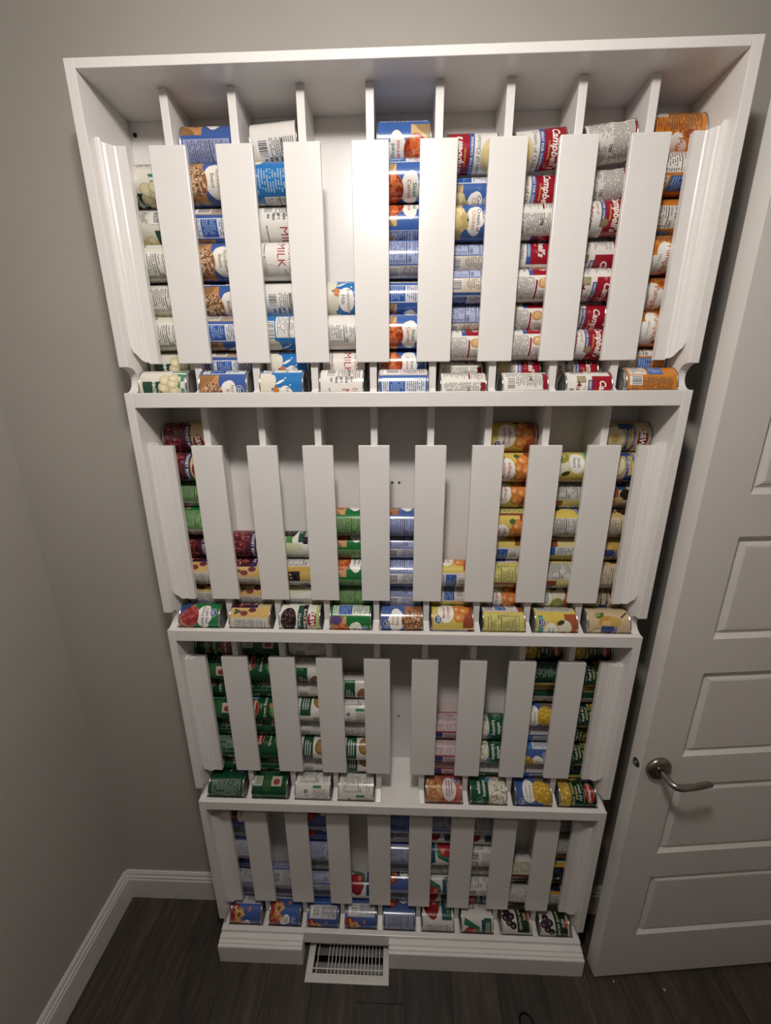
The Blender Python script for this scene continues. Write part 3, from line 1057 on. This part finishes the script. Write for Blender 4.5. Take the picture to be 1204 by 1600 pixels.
def mk_corngv():
    L = Lab(RA, HA, (54, 84, 160))
    L.rect(-.22, .22, 0, .22, (196, 140, 50))
    L.rect(.1, .24, 0, .4, (110, 90, 84))
    for du, dv, a, c in ((0, .66, .13, .15), (-.06, .6, .08, .15), (.07, .62, .08, .14)): L.ell(du, dv, a, c, WH)
    L.ell(0, .29, .14, .24, (206, 160, 40))
    L.pile(0, .29, .135, .23, [(232, 186, 34), (246, 206, 66), (206, 156, 22)], 110, .014, .018)
    L.text('golden', 0, .72, .0075, (110, 90, 70), .0); L.text('hominy', 0, .61, .008, (110, 90, 70), .0, wmax=.05)
    gv_logo(L, -.13, .84, 1.1)
    L.facts(.26, .44, (150, 152, 196), INK)
    L.rect(.45, .62, 0, 1, (196, 190, 196)); L.text('30', .49, .55, .007, INK, .02); L.bars(.52, .61, .1, .45)
    L.rect(.64, .78, .0, .5, (70, 130, 206)); L.rect(.64, .78, .5, 1, (206, 208, 220)); L.lines(.65, .77, .55, .95, 6, INK)
    return L
def mk_corndm():
    L = Lab(RA, HA, (8, 40, 26))
    L.ell(0, .12, .22, .22, (196, 154, 40))
    L.pile(0, .12, .22, .2, [(226, 186, 60), (240, 206, 96), (196, 150, 36)], 80, .018, .03)
    L.ell(-.2, .42, .035, .26, (214, 190, 90), rot=.2)
    L.rect(-.16, .2, .3, .8, (8, 52, 32))
    L.text('WHOLE', .0, .46, .0068, (222, 206, 120), .01); L.text('KERNEL CORN', .02, .36, .0068, (222, 206, 120), .01, wmax=.068)
    L.text('Fresh Cut', .0, .57, .0075, WH, .005, shear=.4); L.lines(-.12, .12, .64, .68, 1, (150, 170, 110))
    L.ell(.0, .83, .12, .13, (226, 190, 90)); L.ell(-.05, .83, .06, .12, (176, 24, 30)); L.ell(.05, .83, .06, .12, (176, 24, 30)); L.ell(0, .83, .09, .115, (176, 24, 30))
    L.text('Del Monte', .0, .83, .008, WH, .02, wmax=.044)
    L.rect(-.24, -.14, .72, .95, (140, 176, 216))
    L.rect(.26, .5, .05, .95, (8, 52, 34)); L.lines(.28, .48, .1, .92, 13, (120, 160, 130)); L.rect(.275, .279, .08, .92, (170, 190, 170))
    L.rect(.54, .62, .0, .9, (196, 160, 60)); L.ell(.58, .6, .04, .2, (226, 200, 90)); L.rect(.62, .7, .3, .7, (10, 70, 44)); L.ell(.66, .15, .04, .12, (206, 150, 70))
    L.rect(.7, .76, .1, .9, (180, 180, 160)); L.lines(.705, .755, .15, .85, 8, INK)
    return L
def mk_fruit():
    L = Lab(RA, HA, (52, 84, 166))
    L.ell(-.02, .12, .2, .22, (150, 30, 30))
    L.pile(-.02, .12, .2, .2, [(176, 34, 34), (206, 60, 40), (140, 20, 30), (220, 120, 60)], 40, .03, .05)
    for u, v in ((-.11, .32), (.03, .34), (-.02, .24)):
        L.ell(u, v, .06, .12, (206, 120, 70)); L.ell(u - .01, v + .02, .03, .06, (236, 166, 110))
    L.poly([(-.17, .12), (-.1, .5), (-.02, .2)], (222, 176, 86)); L.ell(-.09, .28, .03, .07, (160, 70, 30))
    L.ell(-.16, .62, .03, .05, (206, 110, 70))
    L.ell(.04, .56, .07, .12, WH); L.ell(.08, .46, .06, .1, WH)
    L.lines(.0, .1, .47, .62, 2, (120, 110, 110), 1)
    gv_logo(L, .05, .8, .95)
    L.rect(.3, .6, .06, .95, (44, 82, 172)); L.lines(.32, .58, .1, .7, 10, (110, 146, 206)); L.rect(.31, .59, .73, .74, (190, 206, 232)); L.rect(.31, .313, .08, .93, (190, 206, 232)); L.rect(.587, .59, .08, .93, (190, 206, 232)); L.text('100', .54, .82, .006, (190, 206, 232), .02); L.lines(.32, .5, .77, .92, 2, (150, 180, 222))
    L.rect(.62, .78, .05, .95, (190, 190, 200)); L.bars(.64, .76, .1, .4); L.lines(.64, .76, .45, .92, 8, INK)
    return L
def mk_tomgv():
    L = Lab(RA, HA, (64, 88, 158))
    L.ell(0, .22, .17, .26, (150, 24, 20))
    L.pile(0, .22, .17, .25, [(196, 40, 26), (222, 66, 40), (160, 20, 20), (230, 110, 70)], 30, .035, .05)
    L.poly([(-.02, .1), (.02, .1), (.06, .4), (.03, .42)], (226, 176, 100))
    L.ell(.0, .64, .1, .15, WH); L.lines(-.07, .07, .56, .74, 2, (70, 80, 110), 1)
    gv_logo(L, .08, .86)
    L.facts(.24, .48, (150, 152, 186), (44, 44, 60))
    L.rect(.5, .7, 0, 1, (166, 164, 172)); L.lines(.52, .68, .4, .95, 10, (60, 58, 66)); L.bars(.53, .67, .06, .34, (190, 186, 190))
    L.rect(.71, .78, .0, 1, (140, 140, 160)); L.lines(.72, .77, .1, .9, 10, (60, 58, 80))
    return L
def mk_tomwhite():
    L = Lab(RA, HA, (214, 208, 202))
    L.ell(.04, .3, .14, .26, (130, 14, 22)); L.ell(.02, .32, .11, .21, (176, 24, 30)); L.ell(-.02, .4, .035, .07, (222, 120, 110))
    L.ell(.13, .34, .07, .15, (150, 18, 26))
    L.poly([(-.2, .1), (-.12, .05), (-.06, .5), (-.1, .56)], (34, 112, 74)); L.poly([(-.1, .56), (-.06, .5), (.06, .58), (.02, .64)], (52, 136, 92))
    L.rect(-.18, .2, .64, .72, (30, 60, 120)); L.rect(-.2, .2, .72, .96, (24, 88, 54)); L.lines(-.15, .15, .76, .92, 2, WH, 1)
    L.facts(.25, .48, (206, 202, 198), (70, 66, 66))
    L.rect(.5, .72, .55, .95, (204, 200, 198)); L.lines(.51, .71, .58, .92, 6, (90, 86, 86)); L.bars(.5, .6, .1, .5, (206, 202, 198)); L.rect(.62, .7, .15, .45, (120, 118, 118)); L.rect(.635, .685, .2, .4, (206, 202, 198))
    return L
def mk_olive():
    L = Lab(RS, HS, (206, 202, 192))
    for u, v in ((-.08, .2), (-.02, .34), (.06, .24), (.1, .38), (.0, .12)):
        L.ell(u, v, .05, .12, (40, 22, 38)); L.ell(u + .008, v - .01, .018, .045, (120, 96, 110))
    L.rect(-.22, .2, .52, .95, (26, 50, 22)); L.text('RIPE', -.02, .81, .0075, (214, 210, 180), .02); L.text('BLACK OLIVES', -.02, .64, .0075, (214, 210, 180), .02, wmax=.072)
    L.ell(-.02, .93, .07, .05, (196, 84, 60))
    L.lines(.24, .46, .1, .9, 12, (110, 104, 96)); L.rect(.48, .54, .2, .4, (50, 80, 160)); L.rect(.54, .72, .05, .95, (196, 188, 156)); L.lines(.55, .71, .1, .9, 10, (90, 80, 60)); L.rect(.72, .78, 0, 1, (110, 70, 30))
    return L
def mk_mexi():
    L = Lab(RS, HS, (206, 150, 24))
    L.rect(-.2, .2, .3, .72, (22, 26, 40)); L.text('ALS', .02, .5, .013, WH, .02)
    L.ell(.08, .82, .06, .1, (226, 210, 170)); L.ell(.08, .82, .03, .06, (40, 26, 20)); L.rect(-.2, .2, .0, .08, (40, 30, 20))
    L.rect(.24, .74, .03, .97, (176, 172, 168)); L.lines(.26, .48, .1, .9, 10, (70, 68, 68)); L.lines(.52, .72, .1, .9, 10, (70, 68, 68)); L.rect(.49, .5, .05, .95, (60, 58, 58))
    return L

KIND = {  # key: (builder, radius class, words for the label, group)
    'potato': (mk_potato, 'white potato can with green band'), 'navy': (mk_navy, 'blue and orange northern beans can'),
    'pinto': (mk_pinto, 'blue and brown pinto beans can'), 'carrot': (mk_carrot, 'blue sliced carrots can'),
    'milkb': (mk_milkblue, 'bright blue evaporated milk can'), 'milkw': (mk_milkwhite, 'white evaporated milk can'),
    'ckn': (mk_ckn, 'red and white chicken soup can'), 'gvckn': (mk_gvckn, 'blue and tan chicken soup can'),
    'mush': (mk_mush, 'red and white mushroom soup can'), 'pumpkin': (mk_pumpkin, 'orange pumpkin can'),
    'kidney': (mk_kidney, 'tan and maroon kidney beans can'), 'kidneygv': (mk_kidneygv, 'green red kidney beans can'),
    'chili': (mk_chiligv, 'green and tan beans can'), 'blacksw': (mk_blacksw, 'pale organic black beans can'),
    'mandarin': (mk_mandarin, 'yellow mandarin oranges can'), 'pearsgv': (mk_pearsgv, 'yellow sliced pears can'),
    'pearssw': (mk_pearssw, 'tan pear halves can'), 'bean': (mk_bean, 'dark green beans can'),
    'refried': (mk_refried, 'white bean can with green band'), 'rings': (mk_ringsgv, 'red and pink ring pasta can'),
    'hominy': (mk_hominy, 'green white hominy can'), 'corngv': (mk_corngv, 'blue and yellow corn can'),
    'corndm': (mk_corndm, 'blackish green corn can'), 'fruit': (mk_fruit, 'blue can with red fruit picture'),
    'tomgv': (mk_tomgv, 'blue grey tomato can'), 'tomw': (mk_tomwhite, 'white tomato can with green stripe'),
    'olive': (mk_olive, 'white and dark green olive can'), 'mexi': (mk_mexi, 'yellow and black can'),
}
# columns from left to right, cans from the top of the stack down, the tray can last:
# kind, part of the label that faces the camera (fraction of the way round), f = lid to the left, tilt in degrees
STOCK = [
 ['potato .10f|potato -.17|potato .36|potato .4|potato .36|potato .02f|potato .0f',
  'navy .31|navy .04|navy .72|navy .02|navy -.05|navy .72|navy .7|navy -.07',
  'milkw .66 4|milkb .42|milkw -.14|milkw .03|milkw .67|milkb -.3|milkb -.1|milkb -.1',
  'milkb .0|milkw .36|milkw .0|milkw -.17',
  'carrot .04f|carrot -.06|carrot .2|carrot .42|carrot .76|carrot -.03|carrot .02|carrot .71',
  'ckn .02f|gvckn -.1|gvckn .03|gvckn .5|gvckn .55|gvckn .42|ckn .36|ckn .62|ckn .6',
  'ckn .0 4|ckn .02|ckn .62|ckn .2|ckn .36|ckn .36|ckn .38|ckn .16|ckn .72',
  'mush .52 6|mush .52 4|mush .06 3|mush .78|mush -.17|mush -.1|mush .04|mush -.02|mush -.12',
  'pumpkin -.12|pumpkin .5|pumpkin .42|pumpkin -.04|pumpkin -.04|pumpkin .02|pumpkin .56|pumpkin .72'],
 ['kidney -.02 3|kidney .03|kidneygv .36|kidneygv .36|kidney .04|kidney .36|kidney .36|kidneygv .0',
  'kidney .0|kidney .3|kidney .32|kidney .36',
  'blacksw .22|blacksw .62|blacksw .28|blacksw -.03',
  'chili .28|chili .17|chili .14|chili .3|chili .82',
  'pinto .28|pinto .42|pinto .45|pinto .42|pinto .02f',
  'mandarin .76f|mandarin .6f|mandarin .88f',
  'mandarin -.03f|mandarin .02f|mandarin -.02f|mandarin .14f|mandarin .78f|mandarin .36f|mandarin .05f|mandarin .4f',
  'pearsgv .05|pearsgv .4|pearsgv .3|pearsgv .55|pearsgv .4|pearsgv .05f|pearsgv .14f',
  'pearssw -.02|pearssw .03|pearssw .24|pearssw .4|pearssw .78|pearssw .45|pearssw .0|pearssw .77'],
 ['bean .88|bean .56|bean .0|bean .6|bean .38|bean .4|bean .58|bean .3',
  'bean .6|bean .92f|bean .4|bean .0f|bean .62|bean .88f|bean .4|bean .66',
  'refried .6|refried .2f|refried .6|refried -.1f|refried .6|refried .02f|refried .6|refried .5',
  'refried .15f|refried .5|refried .22|refried .0f|refried .0f|refried .4',
  '',
  'rings .42|rings .42|rings .42|rings .0',
  'hominy .0|hominy .0|hominy .42|hominy .0f',
  'corndm .0|corndm .4|corndm .6|corngv .06f|corngv .52|corngv -.2|corngv .5|corngv .0f',
  'corndm .0|corndm .0f|corndm .58|corndm .0f|corndm .1f|corndm .0f|corndm .4|corndm .0'],
 ['tomgv .1|tomgv .0|tomgv .6|tomgv .55|tomgv .05|tomgv .6|tomgv .58|fruit -.16',
  'tomgv .56|tomgv .36|fruit -.07',
  'tomgv .02|tomgv .1|tomgv .03|tomgv .3|tomgv .45|tomgv .4|tomgv .6|fruit .7',
  'tomw .06|fruit .74',
  'tomgv .35|fruit .44|tomgv .5|tomgv .3|tomgv .6|tomgv .1|tomgv .2|tomgv .24',
  'tomgv .6|tomgv .35|tomw .05|tomw -.02f|tomw .3|tomw -.16|tomw .0|tomw .16',
  'tomw .45|tomgv .55|tomw .05|tomw .5|tomw .2|tomw .4|tomw -.16|tomw .8',
  'olive .6|olive .62|olive .3|olive .6|olive .05',
  'mexi .4|mexi .35|mexi .6|mexi .8|mexi .02|mexi .2|mexi .35|olive -.02'],
]
# olive and chick pea cans of the bottom tier are small; so are the soups
SMALL = {'ckn', 'gvckn', 'mush', 'olive', 'mexi'}
MILK = {'milkb', 'milkw'}

def can_body(r, H):
    """metal body with rolled rims, and a recessed end"""
    bm = bmesh.new()
    h = H / 2 + .003
    lathe(bm, [(-h + .0035, r - .004), (-h + .0005, r - .0022), (-h, r - .0004), (-h + .0006, r + .0006), (-h + .0022, r + .0006), (-h + .003, r - .0004),
               (h - .003, r - .0004), (h - .0022, r + .0006), (h - .0006, r + .0006), (h, r - .0004), (h - .0005, r - .0022), (h - .0035, r - .004)], 36, 'x', cap=False)
    bmesh.ops.recalc_face_normals(bm, faces=bm.faces)
    me = bpy.data.meshes.new('can_body'); bm.to_mesh(me); bm.free()
    me.materials.append(M['tin'])
    me.polygons.foreach_set('use_smooth', [True] * len(me.polygons))
    bm = bmesh.new()
    lathe(bm, [(.0, r - .004), (-.0006, r - .007), (.0004, r - .009), (-.0006, r - .012), (.0004, r - .0145), (-.0006, r - .0175), (-.0004, r - .026), (.0002, .001)], 32, 'x', cap=False)
    bm2 = bpy.data.meshes.new('lid'); bm.to_mesh(bm2); bm.free()
    bm2.materials.append(M['tin'])
    bm2.polygons.foreach_set('use_smooth', [True] * len(bm2.polygons))
    return me, bm2

BODY = {'std': can_body(RA, HA), 'milk': can_body(RA, .092), 'soup': can_body(RS, HS)}
LABEL = {k: v[0]().mesh('paper_label') for k, v in KIND.items()}
ORD = ['first', 'second', 'third', 'fourth', 'fifth', 'sixth', 'seventh', 'eighth', 'ninth']
TIER = ['top', 'second', 'third', 'bottom']
slots = [(XI0, DX[0] - DT)] + [(DX[i] + DT, DX[i + 1] - DT) for i in range(7)] + [(DX[7] + DT, XI1)]
rng = random.Random(7)
for k, tier in enumerate(STOCK):
    for c, colm in enumerate(tier):
        if not colm: continue
        cans = [q.split() for q in colm.split('|')]
        n = len(cans)
        x0, x1 = slots[c]
        # rest the stack: tray can first, then upwards
        y = z = None
        pr = None
        for idx in range(n - 1, -1, -1):
            q = cans[idx]
            key = q[0]
            flip = q[1].endswith('f')
            f = float(q[1].rstrip('f'))
            tilt = float(q[2]) if len(q) > 2 else 0.
            cls = 'soup' if key in SMALL else 'milk' if key in MILK else 'std'
            r = (RS if cls == 'soup' else RA) + .0008
            H = {'std': HA, 'milk': .092, 'soup': HS}[cls] + .006
            t = T[k]
            if idx == n - 1:
                y, z = LIPT + r + .0006, t - .0262 + r + .0006
            else:
                back = DB - r - .0008
                if idx == n - 2: ny = back
                else: ny = back - ((.027 if cls == 'soup' else .0203) if (n - idx) % 2 else .0)
                s = r + pr + .0003
                dy = ny - y
                dz = math.sqrt(max(s * s - dy * dy, .0004)) if abs(dy) < s else .03
                nz = z + dz
                if idx == n - 2:
                    # keep it off the sloping back of the tray floor
                    fl_z = t - .0245 + (ny - .098) * 1.01
                    nz = max(nz, fl_z + (r + .0006) / math.cos(math.atan(1.01)))
                y, z = ny, nz
            if tilt: z += abs(math.sin(math.radians(tilt))) * H * .5
            pr = r
            gap = (x1 - x0 - H) / 2
            xx = (x0 + x1) / 2 + rng.uniform(-.4, .4) * max(0, gap - .0008)
            el = math.atan2(CAM.z - z, y - CAM.y)
            a = -2 * math.pi * f + (el if flip else -el)
            e = empty('food_can', (xx, y, z))
            e.rotation_euler = (a, math.radians(-tilt) + (math.pi if flip else 0), 0)
            if idx == n - 1:
                lb = '%s lying in the %s tray, %s compartment from the left' % (KIND[key][1], TIER[k], ORD[c])
                gr = 'cans lying in the trays'
            else:
                lb = '%s, %s from top in %s tier, %s column from left' % (KIND[key][1], ORD[idx], TIER[k], ORD[c])
                gr = 'cans stacked behind the slats'
            tag(e, lb, 'can', gr)
            link('can_body', BODY[cls][0], e)
            link('paper_label', LABEL[key], e)
            hh = H / 2 - .0035
            l1 = link('lid', BODY[cls][1], e); l1.location = (hh, 0, 0)
            l2 = link('lid', BODY[cls][1], e); l2.location = (-hh, 0, 0); l2.rotation_euler = (0, 0, math.pi)
